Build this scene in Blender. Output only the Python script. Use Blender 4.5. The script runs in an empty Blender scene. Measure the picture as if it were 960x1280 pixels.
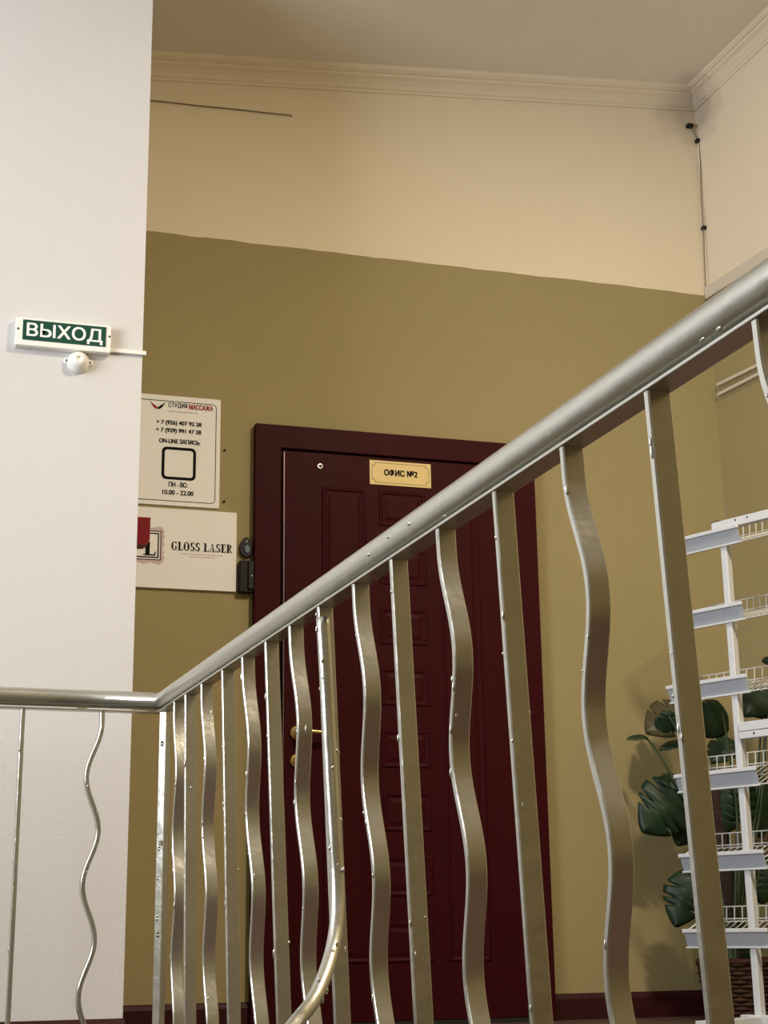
import bpy, bmesh, math, random
from mathutils import Vector, Matrix
random.seed(7)
D2R = math.radians
S = bpy.context.scene
COL = S.collection

# ------------------------------------------------------------------ camera
EYE = 0.31                                  # eye height above the landing floor (camera stands on the stairs)
F_PX, CX, CY = 1920.0, 480.0, 640.0
PITCH, ROLL, AZ = D2R(15.25), D2R(-0.8), D2R(73.0)
FW = Vector((math.cos(AZ)*math.cos(PITCH), math.sin(AZ)*math.cos(PITCH), math.sin(PITCH)))
r0 = FW.cross(Vector((0, 0, 1))).normalized(); u0 = r0.cross(FW)
RT = math.cos(ROLL)*r0 + math.sin(ROLL)*u0
UP = -math.sin(ROLL)*r0 + math.cos(ROLL)*u0
CAM = Vector((0, 0, EYE))
cd = bpy.data.cameras.new('camera'); cam = bpy.data.objects.new('camera', cd); COL.objects.link(cam)
cd.sensor_fit = 'VERTICAL'; cd.sensor_height = 24.0; cd.lens = 24.0*F_PX/1280.0
cd.clip_start = 0.05
M3 = Matrix((RT, UP, -FW)).transposed()
cam.matrix_world = Matrix.Translation(CAM) @ M3.to_4x4()
S.camera = cam

# ------------------------------------------------------------------ world, lights, exposure
w = bpy.data.worlds.new('world'); S.world = w; w.use_nodes = True
w.node_tree.nodes['Background'].inputs[0].default_value = (0.75, 0.85, 1.0, 1)
w.node_tree.nodes['Background'].inputs[1].default_value = 0.35
S.view_settings.view_transform = 'Standard'; S.view_settings.look = 'None'
S.view_settings.gamma = 1.0; S.view_settings.use_curve_mapping = False
S.view_settings.exposure = 0.55

def area_light(name, loc, target, sx, sy, power, color, spread=180):
    l = bpy.data.lights.new(name, 'AREA'); l.shape = 'RECTANGLE'; l.size = sx; l.size_y = sy
    l.energy = power; l.color = color; l.spread = D2R(spread)
    o = bpy.data.objects.new(name, l); COL.objects.link(o); o.location = loc
    o.rotation_euler = (Vector(target)-Vector(loc)).to_track_quat('-Z', 'Y').to_euler()
    return o
WIN = dict(y0=1.3, y1=3.3, z0=0.95, z1=2.95)            # window in the side wall, left of the stairwell
area_light('window_daylight', (-2.62, 2.3, 1.95), (0, 2.3, 1.95), 1.9, 1.9, 118, (0.88, 0.93, 1.0))
LAMP = Vector((2.3, 2.0, 3.30))                         # ceiling lamp above the landing (behind the view)
LAMP_POWER, LAMP_COL = 98, (1.0, 0.86, 0.66)

# ------------------------------------------------------------------ helpers
def ray(px, py):
    return (FW*F_PX + RT*(px-CX) - UP*(py-CY)).normalized()
def at(px, py, Y):
    d = ray(px, py); return CAM + d*(Y/d.y)
def tag(o, label=None, cat=None, group=None, kind=None):
    if label: o['label'] = label
    if cat: o['category'] = cat
    if group: o['group'] = group
    if kind: o['kind'] = kind
    return o
def empty(name, loc=(0, 0, 0), rz=0.0):
    o = bpy.data.objects.new(name, None); COL.objects.link(o); o.location = loc; o.rotation_euler.z = rz
    o.empty_display_size = 0.05
    return o
def link(name, me, m, parent=None, smooth=False):
    o = bpy.data.objects.new(name, me); COL.objects.link(o)
    if m and not me.materials: me.materials.append(m)
    if parent:
        o.parent = parent
        if parent.type == 'EMPTY' or True:
            o.matrix_parent_inverse = WM(parent).inverted()
    if smooth:
        for p in me.polygons: p.use_smooth = True
    return o
def WM(o):
    m = o.matrix_basis.copy()
    if o.parent: m = WM(o.parent) @ o.matrix_parent_inverse @ m
    return m
def build(name, bm, m, parent=None, smooth=False, bevel=0.0):
    bmesh.ops.recalc_face_normals(bm, faces=bm.faces[:])
    if bevel > 0:
        bmesh.ops.bevel(bm, geom=[e for e in bm.edges], offset=bevel, segments=2, affect='EDGES', profile=0.5)
    me = bpy.data.meshes.new(name); bm.to_mesh(me); bm.free()
    return link(name, me, m, parent, smooth)
def box(bm, x0, x1, y0, y1, z0, z1):
    c = [(x, y, z) for x in (x0, x1) for y in (y0, y1) for z in (z0, z1)]
    v = [bm.verts.new(p) for p in c]
    for f in ((0, 1, 3, 2), (4, 6, 7, 5), (0, 4, 5, 1), (2, 3, 7, 6), (0, 2, 6, 4), (1, 5, 7, 3)):
        bm.faces.new([v[i] for i in f])
    return v
def boxo(name, b, m, parent=None, bevel=0.0):
    bm = bmesh.new(); box(bm, *b); return build(name, bm, m, parent, bevel=bevel)
def obox(bm, o, U, V, W, a, b, c):
    """oriented box: o + U*[a0,a1] + V*[b0,b1] + W*[c0,c1]"""
    v = [bm.verts.new(o + U*x + V*y + W*z) for x in a for y in b for z in c]
    for f in ((0, 1, 3, 2), (4, 6, 7, 5), (0, 4, 5, 1), (2, 3, 7, 6), (0, 2, 6, 4), (1, 5, 7, 3)):
        bm.faces.new([v[i] for i in f])
def tube(bm, pts, r, seg=12, caps=True, radii=None):
    pts = [Vector(p) for p in pts]; n = len(pts); rings = []
    t = [(pts[min(i+1, n-1)]-pts[max(i-1, 0)]).normalized() for i in range(n)]
    a = Vector((0, 0, 1)) if abs(t[0].z) < 0.9 else Vector((1, 0, 0))
    nrm = t[0].cross(a).normalized()
    for i in range(n):
        if i:
            q = t[i-1].rotation_difference(t[i]); nrm = (q @ nrm)
            nrm = (nrm - t[i]*nrm.dot(t[i])).normalized()
        b = t[i].cross(nrm); rr = radii[i] if radii else r
        k = 1.0
        if 0 < i < n-1:
            d1 = (pts[i]-pts[i-1]).normalized(); k = 1.0/max(0.5, d1.dot(t[i]))
        rings.append([bm.verts.new(pts[i] + (nrm*math.cos(2*math.pi*j/seg) + b*math.sin(2*math.pi*j/seg))*rr*(k if len(pts) < 5 else 1))
                      for j in range(seg)])
    for i in range(n-1):
        for j in range(seg):
            bm.faces.new((rings[i][j], rings[i][(j+1) % seg], rings[i+1][(j+1) % seg], rings[i+1][j]))
    if caps:
        bm.faces.new(rings[0][::-1]); bm.faces.new(rings[-1])
def lathe(bm, o, axis, prof, seg=24):
    """prof: list of (radius, distance along axis)"""
    axis = Vector(axis).normalized(); a = Vector((0, 0, 1)) if abs(axis.z) < 0.9 else Vector((1, 0, 0))
    n = axis.cross(a).normalized(); b = axis.cross(n); rings = []
    for r, d in prof:
        if r < 1e-6: rings.append([bm.verts.new(Vector(o)+axis*d)])
        else: rings.append([bm.verts.new(Vector(o)+axis*d+(n*math.cos(2*math.pi*j/seg)+b*math.sin(2*math.pi*j/seg))*r) for j in range(seg)])
    for A, B in zip(rings, rings[1:]):
        for j in range(seg):
            k = (j+1) % seg
            if len(A) == 1 and len(B) == 1: continue
            if len(A) == 1: bm.faces.new((A[0], B[j], B[k]))
            elif len(B) == 1: bm.faces.new((A[j], A[k], B[0]))
            else: bm.faces.new((A[j], A[k], B[k], B[j]))
def prism_y(bm, poly, y0, y1):
    """polygon in x,z extruded between two y"""
    A = [bm.verts.new((x, y0, z)) for x, z in poly]; B = [bm.verts.new((x, y1, z)) for x, z in poly]
    bm.faces.new(A); bm.faces.new(B[::-1])
    for i in range(len(poly)):
        j = (i+1) % len(poly); bm.faces.new((A[i], B[i], B[j], A[j]))
def ring_y(bm, outer, inner, y0, y1):
    """frame between two polygons with the same vertex count"""
    n = len(outer)
    V = [[bm.verts.new((x, y, z)) for x, z in P] for P in (outer, inner) for y in (y0, y1)]
    for i in range(n):
        j = (i+1) % n
        for a, b in ((0, 2), (2, 3), (3, 1), (1, 0)):
            bm.faces.new((V[a][i], V[a][j], V[b][j], V[b][i]))
def rrect(x0, x1, z0, z1, r, n=6):
    P = []
    for cx, cz, a0 in ((x1-r, z1-r, 0), (x0+r, z1-r, 90), (x0+r, z0+r, 180), (x1-r, z0+r, 270)):
        for k in range(n+1):
            a = D2R(a0 + 90*k/n); P.append((cx+r*math.cos(a), cz+r*math.sin(a)))
    return P

# ------------------------------------------------------------------ materials
def mat(name, base, rough=0.6, metal=0.0, bump=0.0, bscale=60.0, vary=0.0, vscale=3.0, spec=0.5, coat=0.0):
    m = bpy.data.materials.new(name); m.use_nodes = True
    nt = m.node_tree; P = nt.nodes['Principled BSDF']
    P.inputs['Base Color'].default_value = (*base, 1); P.inputs['Roughness'].default_value = rough
    P.inputs['Metallic'].default_value = metal; P.inputs['Specular IOR Level'].default_value = spec
    P.inputs['Coat Weight'].default_value = coat
    g = nt.nodes.new('ShaderNodeNewGeometry')
    if vary > 0:
        n = nt.nodes.new('ShaderNodeTexNoise'); n.inputs['Scale'].default_value = vscale; n.inputs['Detail'].default_value = 5
        nt.links.new(g.outputs['Position'], n.inputs['Vector'])
        mx = nt.nodes.new('ShaderNodeMix'); mx.data_type = 'RGBA'
        mx.inputs[6].default_value = (*[c*(1-vary) for c in base], 1); mx.inputs[7].default_value = (*[min(1, c*(1+vary)) for c in base], 1)
        nt.links.new(n.outputs['Fac'], mx.inputs[0]); nt.links.new(mx.outputs[2], P.inputs['Base Color'])
    if bump > 0:
        n = nt.nodes.new('ShaderNodeTexNoise'); n.inputs['Scale'].default_value = bscale; n.inputs['Detail'].default_value = 3
        nt.links.new(g.outputs['Position'], n.inputs['Vector'])
        b = nt.nodes.new('ShaderNodeBump'); b.inputs['Strength'].default_value = bump; b.inputs['Distance'].default_value = 0.01
        nt.links.new(n.outputs['Fac'], b.inputs['Height']); nt.links.new(b.outputs['Normal'], P.inputs['Normal'])
    return m
PAINT_Z = 2.826
OLIVE, CREAM = (0.310, 0.250, 0.112), (0.76, 0.66, 0.50)
def grime(nt, g, out, stain):
    """a blotch of damp grime around one corner of the room"""
    d = nt.nodes.new('ShaderNodeVectorMath'); d.operation = 'DISTANCE'; d.inputs[1].default_value = stain; nt.links.new(g.outputs['Position'], d.inputs[0])
    n2 = nt.nodes.new('ShaderNodeTexNoise'); n2.inputs['Scale'].default_value = 13; n2.inputs['Detail'].default_value = 6; nt.links.new(g.outputs['Position'], n2.inputs['Vector'])
    ad = nt.nodes.new('ShaderNodeMath'); ad.operation = 'MULTIPLY_ADD'; ad.inputs[1].default_value = 0.16; nt.links.new(n2.outputs['Fac'], ad.inputs[0]); nt.links.new(d.outputs['Value'], ad.inputs[2])
    rp = nt.nodes.new('ShaderNodeMapRange'); rp.inputs[1].default_value = 0.12; rp.inputs[2].default_value = 0.26; rp.inputs[3].default_value = 0.65; rp.inputs[4].default_value = 0.0
    nt.links.new(ad.outputs[0], rp.inputs[0])
    m3 = nt.nodes.new('ShaderNodeMix'); m3.data_type = 'RGBA'; m3.inputs[7].default_value = (0.33, 0.27, 0.22, 1)
    nt.links.new(rp.outputs[0], m3.inputs[0]); nt.links.new(out, m3.inputs[6]); return m3.outputs[2]
def two_tone(name, stain=None):
    """olive dado paint below a hand-cut line, cream plaster above; optional grime around one spot"""
    m = mat(name, CREAM, rough=0.72, bump=0.10, bscale=160); nt = m.node_tree; P = nt.nodes['Principled BSDF']
    g = nt.nodes.new('ShaderNodeNewGeometry'); sp = nt.nodes.new('ShaderNodeSeparateXYZ'); nt.links.new(g.outputs['Position'], sp.inputs[0])
    n = nt.nodes.new('ShaderNodeTexNoise'); n.inputs['Scale'].default_value = 9; nt.links.new(g.outputs['Position'], n.inputs['Vector'])
    ma = nt.nodes.new('ShaderNodeMath'); ma.operation = 'MULTIPLY_ADD'; ma.inputs[1].default_value = 0.012; nt.links.new(n.outputs['Fac'], ma.inputs[0]); nt.links.new(sp.outputs['Z'], ma.inputs[2])
    gt = nt.nodes.new('ShaderNodeMath'); gt.operation = 'GREATER_THAN'; gt.inputs[1].default_value = PAINT_Z+0.006; nt.links.new(ma.outputs[0], gt.inputs[0])
    def varied(c, a, sc):
        nn = nt.nodes.new('ShaderNodeTexNoise'); nn.inputs['Scale'].default_value = sc; nn.inputs['Detail'].default_value = 6; nt.links.new(g.outputs['Position'], nn.inputs['Vector'])
        mx = nt.nodes.new('ShaderNodeMix'); mx.data_type = 'RGBA'
        mx.inputs[6].default_value = (*[k*(1-a) for k in c], 1); mx.inputs[7].default_value = (*[min(1, k*(1+a)) for k in c], 1)
        nt.links.new(nn.outputs['Fac'], mx.inputs[0]); return mx.outputs[2]
    mx = nt.nodes.new('ShaderNodeMix'); mx.data_type = 'RGBA'
    nt.links.new(gt.outputs[0], mx.inputs[0]); nt.links.new(varied(OLIVE, 0.07, 2.2), mx.inputs[6]); nt.links.new(varied(CREAM, 0.06, 1.6), mx.inputs[7])
    out = mx.outputs[2]
    if stain: out = grime(nt, g, out, stain)
    nt.links.new(out, P.inputs['Base Color'])
    return m
STAIN = (2.99, 5.19, 3.66)
M = dict(
    wall=two_tone('two_tone_wall_paint', STAIN),
    white=mat('white_wall_paint', (0.615, 0.60, 0.59), 0.6, bump=0.12, bscale=120, vary=0.02),
    ceiling=mat('ceiling_whitewash', (0.74, 0.70, 0.62), 0.8, bump=0.08, bscale=120, vary=0.05),
    cornice=mat('cornice_plaster', (0.74, 0.65, 0.50), 0.6, bump=0.12, bscale=60, vary=0.04),
    maroon=mat('maroon_baseboard_paint', (0.035, 0.007, 0.007), 0.5, vary=0.1, spec=0.15),
    floor=mat('dark_floor_tile', (0.075, 0.042, 0.034), 0.5, vary=0.2, vscale=4),
    door=mat('oxblood_door_film', (0.037, 0.0031, 0.0046), 0.5, spec=0.07, bump=0.04, bscale=300, vary=0.08, vscale=8),
    doorgap=mat('door_rubber_seal', (0.006, 0.004, 0.004), 0.6),
    silver=mat('silver_railing_paint', (0.53, 0.52, 0.46), 0.29, metal=0.9, bump=0.14, bscale=30, vary=0.05, vscale=30),
    strip=mat('dark_hinge_metal', (0.16, 0.10, 0.10), 0.4, metal=1.0),
    brass=mat('brass', (0.62, 0.42, 0.16), 0.3, metal=1.0),
    chrome=mat('chrome', (0.75, 0.75, 0.75), 0.2, metal=1.0),
    goldplate=mat('gold_sign_plastic', (0.68, 0.50, 0.17), 0.4, vary=0.05, vscale=20),
    ink=mat('black_ink', (0.006, 0.005, 0.005), 0.7, spec=0.1),
    redink=mat('red_ink', (0.30, 0.02, 0.02), 0.7, spec=0.1),
    pinkink=mat('pink_brush_ink', (0.60, 0.46, 0.46), 0.6, vary=0.25, vscale=150),
    greyink=mat('grey_ink', (0.30, 0.26, 0.25), 0.6),
    brownink=mat('brown_ink', (0.12, 0.06, 0.02), 0.6),
    paper=mat('white_sign_board', (0.84, 0.84, 0.83), 0.5, spec=0.3, vary=0.02),
    green=mat('green_exit_panel', (0.005, 0.058, 0.036), 0.4, spec=0.3),
    plastic=mat('white_plastic', (0.82, 0.81, 0.76), 0.4),
    letter=mat('white_letter_film', (0.84, 0.84, 0.82), 0.4),
    black=mat('black_plastic', (0.007, 0.007, 0.008), 0.35, spec=0.25),
    bluebtn=mat('blue_grey_button', (0.10, 0.15, 0.20), 0.3),
    browncase=mat('dark_brown_plastic', (0.008, 0.005, 0.004), 0.45, spec=0.2),
    red=mat('red_plastic', (0.19, 0.006, 0.012), 0.4, spec=0.2),
    rack=mat('white_powder_coat', (0.62, 0.64, 0.67), 0.4),
    label=mat('grey_price_strip', (0.40, 0.43, 0.47), 0.35),
    wire=mat('white_wire', (0.64, 0.64, 0.62), 0.4),
    leaf=mat('monstera_leaf', (0.008, 0.026, 0.010), 0.45, spec=0.35, vary=0.35, vscale=12, bump=0.1, bscale=40),
    oldleaf=mat('yellowing_leaf', (0.060, 0.048, 0.018), 0.5, vary=0.3, vscale=14),
    stem=mat('plant_stem', (0.035, 0.06, 0.02), 0.5),
    bark=mat('coir_pole', (0.035, 0.018, 0.010), 0.95, bump=1.0, bscale=90, vary=0.4, vscale=60),
    wicker=mat('brown_wicker', (0.055, 0.024, 0.013), 0.6, spec=0.2, vary=0.35, vscale=40),
    soil=mat('dark_soil', (0.02, 0.013, 0.009), 0.95),
    cable=mat('grey_cable', (0.20, 0.165, 0.11), 0.6),
    conduit=mat('cream_conduit', (0.60, 0.54, 0.44), 0.5),
    concrete=mat('stair_concrete', (0.30, 0.28, 0.25), 0.8, vary=0.1),
)
for k in ('cornice', 'ceiling'):
    nt = M[k].node_tree; P = nt.nodes['Principled BSDF']; g = nt.nodes.new('ShaderNodeNewGeometry')
    nt.links.new(grime(nt, g, P.inputs['Base Color'].links[0].from_socket, STAIN), P.inputs['Base Color'])
lm = bpy.data.materials.new('lamp_diffuser'); lm.use_nodes = True
lp_ = lm.node_tree.nodes['Principled BSDF']; lp_.inputs['Base Color'].default_value = (0.9, 0.85, 0.75, 1)
lp_.inputs['Emission Color'].default_value = (1.0, 0.80, 0.56, 1); lp_.inputs['Emission Strength'].default_value = 3.0
M['lamp'] = lm

# ------------------------------------------------------------------ structure
YB = 5.244                       # back wall plane
YW = 4.453                       # face of the white wall
XE = 0.591                       # right edge of the white wall
XC = 3.02                        # corner of back and right walls
RW = Vector((math.cos(D2R(95)), math.sin(D2R(95)), 0)); RN = Vector((-RW.y, RW.x, 0))   # right wall direction / inward normal
XL, YR = -2.6, -1.9              # side wall (window) and rear wall
def ceil_z(x, y): return 3.535 + 0.096*(x-0.7) - 0.03*(y-5.17)
ST = 'structure'
tag(boxo('wall_back', (XE-0.3, XC+0.2, YB, YB+0.15, -0.02, 3.95), M['wall']), kind=ST)
bm = bmesh.new(); obox(bm, Vector((XC, YB, 0)), RW, RN, Vector((0, 0, 1)), (-7.3, 0.15), (-0.15, 0), (-0.02, 4.1)); tag(build('wall_right', bm, M['wall']), kind=ST)
tag(boxo('wall_left', (XL, XE, YW, YB+0.15, -0.02, 3.95), M['white']), kind=ST)
bm = bmesh.new(); y0, y1, z0, z1 = WIN['y0'], WIN['y1'], WIN['z0'], WIN['z1']
for b in ((XL-0.2, XL, YR, y0, -2.2, 3.95), (XL-0.2, XL, y1, YB, -2.2, 3.95), (XL-0.2, XL, y0, y1, -2.2, z0), (XL-0.2, XL, y0, y1, z1, 3.95)): box(bm, *b)
tag(build('wall_side', bm, M['wall']), kind=ST)
tag(boxo('wall_rear', (XL-0.2, 4.0, YR-0.15, YR, -2.2, 4.1), M['wall']), kind=ST)
bm = bmesh.new()
for b in ((XL-0.08, XL-0.04, y0, y0+0.06, z0, z1), (XL-0.08, XL-0.04, y1-0.06, y1, z0, z1), (XL-0.08, XL-0.04, y0, y1, z0, z0+0.06), (XL-0.08, XL-0.04, y0, y1, z1-0.06, z1), (XL-0.08, XL-0.04, 2.27, 2.33, z0, z1)): box(bm, *b)
tag(build('window_1', bm, M['plastic']), kind=ST)
# ceiling slab (slightly out of level)
bm = bmesh.new(); P = []
for x, y in ((XL-0.2, YR-0.15), (4.0, YR-0.15), (4.0, YB+0.2), (XL-0.2, YB+0.2)): P.append(Vector((x, y, ceil_z(x, y))))
lo = [bm.verts.new(p) for p in P]; hi = [bm.verts.new(p+Vector((0, 0, 0.2))) for p in P]
bm.faces.new(lo); bm.faces.new(hi[::-1])
for i in range(4): bm.faces.new((lo[i], lo[(i+1) % 4], hi[(i+1) % 4], hi[i]))
tag(build('ceiling', bm, M['ceiling']), kind=ST)
# landing floor with the stairwell opening, lower half landing and stairs under the camera
bm = bmesh.new()
box(bm, XL, 4.0, 3.80, YB, -0.18, 0.0); box(bm, 0.52, 4.0, YR, 3.80, -0.18, 0.0)
tag(build('floor', bm, M['floor']), kind=ST)
tag(boxo('wall_stairwell', (XL, 0.67, 3.80, 3.95, -2.3, -0.18), M['wall']), kind=ST)
tag(boxo('wall_stairwell', (0.52, 0.67, YR, 3.80, -2.3, -0.18), M['wall']), kind=ST)
tag(boxo('floor_lower', (XL-0.2, 0.52, YR, 3.8, -2.3, -2.2), M['floor']), kind=ST)
bm = bmesh.new()
for k in range(12):
    box(bm, -2.2+0.0, -1.0, 3.80-0.28*(k+1), 3.80-0.28*k, -2.2, -0.17*(k+1))
tag(build('stair_steps', bm, M['concrete']), kind=ST)
# cornices: coved plaster profile swept along back and right wall
PROF = [(0.0, 0.0), (0.006, 0.0), (0.008, 0.010), (0.014, 0.014), (0.020, 0.026), (0.034, 0.042), (0.050, 0.050), (0.052, 0.058), (0.062, 0.060), (0.074, 0.068), (0.078, 0.082), (0.078, 0.10), (0.0, 0.10)]
def cornice(name, A, B, N):
    bm = bmesh.new(); R = []
    for k in range(13):
        p = A.lerp(B, k/12); zt = ceil_z(p.x, p.y)
        R.append([bm.verts.new(Vector((p.x, p.y, zt-0.080+dz)) + N*d) for d, dz in PROF])
    for a, b in zip(R, R[1:]):
        for j in range(len(PROF)):
            k = (j+1) % len(PROF); bm.faces.new((a[j], a[k], b[k], b[j]))
    bm.faces.new(R[0]); bm.faces.new(R[-1][::-1])
    return tag(build(name, bm, M['cornice']), kind=ST)
cornice('trim_1', Vector((XE, YB, 0)), Vector((XC+0.02, YB, 0)), Vector((0, -1, 0)))
cornice('trim_2', Vector((XC, YB, 0))+RW*0.02, Vector((XC, YB, 0))-RW*3.2, RN)
def skirting(name, A, B, N, h=0.088):
    bm = bmesh.new(); U = (B-A); L = U.length; U = U.normalized()
    prof = [(0, 0), (0.016, 0), (0.016, h-0.018), (0.010, h-0.004), (0.006, h), (0, h)]
    R = [[bm.verts.new(p + N*d + Vector((0, 0, z))) for d, z in prof] for p in (A, B)]
    for j in range(6):
        k = (j+1) % 6; bm.faces.new((R[0][j], R[0][k], R[1][k], R[1][j]))
    bm.faces.new(R[0]); bm.faces.new(R[1][::-1])
    return tag(build(name, bm, M['maroon']), kind=ST)
DX0, DX1, DZ = 1.109, 2.196, 2.10
skirting('baseboard_back', Vector((XE, YB, 0)), Vector((DX0, YB, 0)), Vector((0, -1, 0)))
skirting('baseboard_back', Vector((DX1, YB, 0)), Vector((XC, YB, 0)), Vector((0, -1, 0)))
skirting('baseboard_left', Vector((XL, YW, 0)), Vector((XE+0.005, YW, 0)), Vector((0, -1, 0)))
skirting('baseboard_right', Vector((XC, YB, 0)), Vector((XC, YB, 0))-RW*3.0, RN)

# ------------------------------------------------------------------ text
def text_mesh(s, depth=0.0004, offset=0.0):
    c = bpy.data.curves.new('lettering', 'FONT'); c.body = s; c.size = 1.0; c.offset = offset; c.fill_mode = 'FRONT'
    c.resolution_u = 4
    o = bpy.data.objects.new('lettering', c); COL.objects.link(o)
    dg = bpy.context.evaluated_depsgraph_get(); me = bpy.data.meshes.new_from_object(o.evaluated_get(dg))
    bpy.data.objects.remove(o); bpy.data.curves.remove(c)
    return me
def text(name, s, b, Y, m, parent, offset=0.0):
    """flat lettering fitted into box (x0,x1,z0,z1) on a plane facing -Y"""
    me = text_mesh(s); vs = [v.co.copy() for v in me.vertices]
    mx0, mx1 = min(v.x for v in vs), max(v.x for v in vs); my0, my1 = min(v.y for v in vs), max(v.y for v in vs)
    x0, x1, z0, z1 = b
    for v in me.vertices:
        v.co = ((v.co.x-mx0)/(mx1-mx0)*(x1-x0)+x0, Y, (v.co.y-my0)/(my1-my0)*(z1-z0)+z0)
    me.materials.clear()
    if offset > 0:                               # heavier strokes: the same outlines laid over each other with small shifts
        d = offset*(z1-z0); bm = bmesh.new()
        for k, (sx_, sz_) in enumerate(((-1, -.6), (1, -.6), (-1, .6), (1, .6), (0, 0))):
            n0 = len(bm.verts); bm.from_mesh(me); bm.verts.ensure_lookup_table()
            for v in bm.verts[n0:]: v.co += Vector((sx_*d, -k*1.0e-5, sz_*d))
        bm.to_mesh(me); bm.free()
    return link(name, me, m, parent)
def pbox(p0, p1, Y):
    a, b = at(*p0, Y), at(*p1, Y); return (min(a.x, b.x), max(a.x, b.x), min(a.z, b.z), max(a.z, b.z))

# ------------------------------------------------------------------ door
door = empty('door_1', ((DX0+DX1)/2, YB, 0)); tag(door, 'dark oxblood panelled steel door with wide frame in olive wall', 'door', kind=ST)
FY = YB-0.035
lx0, lx1, lz1 = 1.205, 2.098, DZ-0.088
bm = bmesh.new()
prism_y(bm, [(DX0, 0), (DX0, DZ), (DX1, DZ), (DX1, 0), (lx1, 0), (lx1, lz1), (lx0, lz1), (lx0, 0)], FY, YB-0.001)
build('door_frame', bm, M['door'], door, bevel=0.003)
boxo('gap_seal', (lx0, lx1, YB-0.012, YB-0.004, 0.012, lz1), M['doorgap'], door)
LY = YB-0.030                                    # leaf front
leaf = boxo('door_leaf', (lx0+0.016, lx1-0.006, LY, YB-0.012, 0.015, lz1-0.007), M['door'], door, bevel=0.002)
boxo('hinge_strip', (lx0+0.010, lx0+0.014, LY-0.002, YB-0.012, 0.02, lz1-0.012), M['strip'], door)
boxo('threshold', (lx0, lx1, FY-0.01, YB-0.005, 0.0, 0.014), M['doorgap'], door)
def panel(b):
    x0, x1, z0, z1 = b; bm = bmesh.new(); steps = [(0, 0.0), (0.004, 0.0045), (0.009, 0.0045), (0.016, 0.001), (0.022, 0.001), (0.034, 0.004)]
    R = []
    for i, h in steps:
        R.append([bm.verts.new((x, LY-h, z)) for x, z in ((x0+i, z0+i), (x1-i, z0+i), (x1-i, z1-i), (x0+i, z1-i))])
    for a, c in zip(R, R[1:]):
        for j in range(4): bm.faces.new((a[j], a[(j+1) % 4], c[(j+1) % 4], c[j]))
    bm.faces.new(R[-1]); bm.faces.new(R[0][::-1])
    return build('panel', bm, M['door'], leaf)
pt = at(402, 608, LY); pb = at(484, 1204, LY)
a = at(402, 608, LY).x; b = at(457, 612, LY).x
mid0, mid1 = at(473, 612, LY).x, at(531, 616, LY).x
c0, c1 = at(551, 770, LY).x, at(601, 770, LY).x
panel((a, b, pb.z, pt.z)); panel((c0, c1, pb.z, pt.z))
pitch = (pt.z-pb.z+0.085)/8
for k in range(8): panel((mid0, mid1, pt.z-k*pitch-(pitch-0.085), pt.z-k*pitch))
p = at(400, 583, LY); bm = bmesh.new(); lathe(bm, p, (0, -1, 0), [(0.0115, -0.002), (0.0115, 0.003), (0.009, 0.005), (0.005, 0.004), (0.0045, 0.001), (0, 0.001)], 20)
ph = build('peephole', bm, M['chrome'], door, smooth=True)
bm = bmesh.new(); lathe(bm, p+Vector((0, -0.0012, 0)), (0, -1, 0), [(0.0042, 0), (0.003, 0.0015), (0, 0.002)], 14); build('peephole_lens', bm, M['black'], ph)
for (px, py) in ((371, 916), (371, 951)):
    p = at(px, py, LY); bm = bmesh.new(); lathe(bm, p, (0, -1, 0), [(0.026, 0), (0.026, 0.006), (0.020, 0.010), (0.011, 0.012), (0.011, 0.014), (0, 0.014)], 24)
    ro = build('handle_rosette', bm, M['brass'], door, smooth=True)
    bm = bmesh.new()
    if py < 930:
        tube(bm, [p+Vector((0, -0.008, 0)), p+Vector((0, -0.035, 0)), p+Vector((0.008, -0.048, 0)), p+Vector((0.03, -0.050, 0)), p+Vector((0.07, -0.050, -0.002)), p+Vector((0.115, -0.046, -0.004))], 0.0085, 10)
        build('handle_lever', bm, M['brass'], ro, smooth=True)
    else:
        box(bm, p.x-0.003, p.x+0.003, p.y-0.0160, p.y-0.012, p.z-0.009, p.z+0.009); build('keyhole', bm, M['black'], ro)

# office plate on the door
sg = empty('office_sign', at(500, 612, LY)); tag(sg, 'small gold door plate reading ОФИС №2', 'sign')
b = pbox((462, 574), (539, 611), LY-0.004)
bz = (at(462, 574, LY).z+at(538, 582, LY).z)/2; bz0 = (at(462, 604, LY).z+at(539, 612, LY).z)/2
x0, x1 = b[0], b[1]; z0, z1 = bz0, bz
boxo('plate', (x0, x1, LY-0.004, LY, z0, z1), M['goldplate'], sg)
def ticket(i, r):
    P = []
    for cx, cz, a0, s in ((x1-i, z1-i, 270, -1), (x0+i, z1-i, 0, -1), (x0+i, z0+i, 90, -1), (x1-i, z0+i, 180, -1)):
        for k in range(7):
            an = D2R(a0-90*k/6); P.append((cx+r*math.cos(an), cz+r*math.sin(an)))
    return P
bm = bmesh.new(); ring_y(bm, ticket(0.008, 0.013), ticket(0.0095, 0.013), LY-0.0045, LY-0.004); build('border_line', bm, M['brownink'], sg)
w_, h_ = x1-x0, z1-z0
text('lettering', 'ОФИС №2', (x0+w_*0.235, x0+w_*0.775, z0+h_*0.39, z0+h_*0.66), LY-0.0046, M['ink'], sg, 0.05)

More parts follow.
